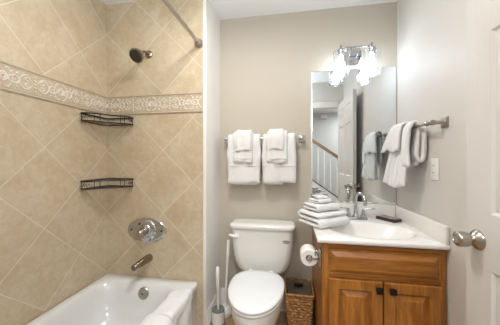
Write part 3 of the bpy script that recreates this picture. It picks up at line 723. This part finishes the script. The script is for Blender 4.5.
def hangR(label, y0, y1, zr, zw, off, th, seed, amp, freq, slant=0., gat=0.):
    top = rz_+.012+off; xo = off+th/2+.010
    path = [(rx_-xo-.010, zr), (rx_-xo-.008, (zr*.6+top*.4)), (rx_-xo-.002, top-.035), (rx_-xo*.7, top-.004), (rx_, top+th/2), (rx_+xo*.6, top-.006), (rx_+xo*.85, top-.04), (rx_+xo*.85, (zw+top)/2), (rx_+xo*.85, zw)]
    bm = bmesh.new(); L = y1-y0
    def fold(s, t):
        g = max(0, .5-s)*2
        return (-abs(amp*math.sin(t*freq+seed))*g - .004*g, .012*math.sin(t*freq*.5+seed)*max(0, .15-s)*6)
    def skew(s, t):
        g = max(0, .5-s)*2
        return slant*g*t + gat*(1-g)*(t-.5)*-L
    slab(bm, path, th, y0, y1, lambda a, b, w_: (min(a, XR-.003), w_, b), 40, 6, .004, 12, seed, fold=fold, skew=skew)
    return tag(obj('hanging_towel', bm, M['towel'], smooth=80), label, 'towel', 'white towels on the right-hand bar')
hangR('long white bath towel bunched on the right-hand wall bar', 1.56, 1.80, 1.085, 1.22, 0, .022, 1, .034, 16, .08, .1)
hangR('short white hand towel fanned over the long towel by the mirror', 1.62, 1.83, 1.315, 1.36, .024, .012, 2, .022, 20, .07, .25)
# doubled towel at the near end: rounded bottom loops, seen edge-on
bm = bmesh.new()
path = [(rx_-.050, 1.215), (rx_-.050, 1.33), (rx_-.036, 1.435), (rx_-.008, 1.478), (rx_+.018, 1.45), (rx_+.012, 1.35), (rx_+.006, 1.285), (rx_+.024, 1.245), (rx_+.042, 1.275), (rx_+.042, 1.36), (rx_+.038, 1.44)]
slab(bm, path, .024, 1.525, 1.595, lambda a, b, w_: (min(a, XR-.002), w_, b), 14, 6, .003, 12, 9, skew=lambda s, t: .025*math.sin(s*3))
tag(obj('hanging_towel', bm, M['towel'], smooth=80), 'thick doubled white towel at the near end of the right-hand bar', 'towel', 'white towels on the right-hand bar')

# outlet on the right wall
ou = thing('outlet', 'white wall outlet plate below the right-hand towel bar', 'outlet', (XR, 1.49, 1.198))
obj('cover_plate', box(bmesh.new(), XR-.006, XR, 1.453, 1.529, 1.136, 1.260, .003), M['white_plastic'], ou)
obj('receptacle', box(bmesh.new(), XR-.009, XR-.005, 1.472, 1.510, 1.160, 1.236, .002), M['white_plastic'], ou)
for zc_ in (1.178, 1.218):
    for dy in (-.007, .007): obj('slot', box(bmesh.new(), XR-.0095, XR-.0088, 1.491+dy-.0012, 1.491+dy+.0012, zc_-.004, zc_+.005), M['dark_gap'], ou)


# ------------------------------------------------------------------ door, standing open along the right wall
DX0, DX1, DY0, DY1, DZ0, DZ1 = .708, .744, .225, 1.095, .012, 2.06
bm = bmesh.new()
ys = [DY0, DY0+.115, DY0+.385, DY0+.485, DY1-.115, DY1]; zs_ = [DZ0, .23, .855, 1.05, 1.72, 1.81, 1.96, DZ1]
def face(xf, sgn):
    for i in range(5):
        for j in range(7):
            y0, y1, z0, z1 = ys[i], ys[i+1], zs_[j], zs_[j+1]
            if i in (1, 3) and j in (1, 3, 5):
                loft(bm, [[Vector((xf+sgn*d, y, z)) for y, z in ((y0+k, z0+k), (y1-k, z0+k), (y1-k, z1-k), (y0+k, z1-k))] for k, d in ((0, 0), (.004, .001), (.014, .009), (.022, .009), (.050, .003), (.053, .0025))], False, True)
            else: bm.faces.new([bm.verts.new((xf, y, z)) for y, z in ((y0, z0), (y1, z0), (y1, z1), (y0, z1))])
face(DX0, 1); face(DX1, -1)
loft(bm, [[Vector((x, y, z)) for y, z in ((DY0, DZ0), (DY1, DZ0), (DY1, DZ1), (DY0, DZ1))] for x in (DX0, DX1)])
bmesh.ops.remove_doubles(bm, verts=bm.verts, dist=1e-5)
dm = plain('door_white_woodgrain', (236, 233, 228), .4, var=.01)
m = N('door_grained_white'); p = m.pos(); mp = m.n('ShaderNodeMapping'); mp.inputs['Scale'].default_value = (60, 60, 2.5); m.l(p, mp.inputs[0])
m.set(Base_Color=lin((210, 205, 199)), Roughness=.42); m.bump(m.noise(3, 4, .6, mp.outputs[0]), .35, .002)
dr = struct('door_1', bm, m.m, smooth=20)
def knob(xf, sg):
    ky, kz = DY1-.062, .945
    obj('knob_rose', lathe(bmesh.new(), [(.038, 0), (.038, .003), (.034, .009), (.020, .018), (.015, .024)], (xf, ky, kz), (sg, 0, 0), 36), M['nickel'], dr)
    k = obj('door_knob', lathe(bmesh.new(), [(.014, .018), (.018, .027), (.025, .033), (.0275, .042), (.0285, .062), (.0275, .070), (.023, .075), (.014, .077), (.013, .074), (.002, .074)], (xf, ky, kz), (sg, 0, 0), 60, flutes=20, famp=.012), M['nickel'], dr)
knob(DX0, -1)
ky, kz = DY1-.062, .945
obj('knob_rose', lathe(bmesh.new(), [(.034, 0), (.034, .003), (.030, .006), (.014, .010)], (DX1, ky, kz), (1, 0, 0), 36), M['nickel'], dr)
obj('door_knob', lathe(bmesh.new(), [(.013, .008), (.016, .022), (.0245, .032), (.0255, .048), (.021, .056), (.002, .058)], (DX1, ky, kz), (1, 0, 0), 60, flutes=20, famp=.012), M['nickel'], dr)
obj('latch_plate', box(bmesh.new(), DX0+.006, DX1-.006, DY1-.001, DY1+.002, .915, .975), M['nickel'], dr)
for z in (.25, 1.03, 1.80):
    obj('hinge', tube(bmesh.new(), [(.752, DY0-.006, z-.045), (.752, DY0-.006, z+.045)], .007, 10), M['nickel'], dr)
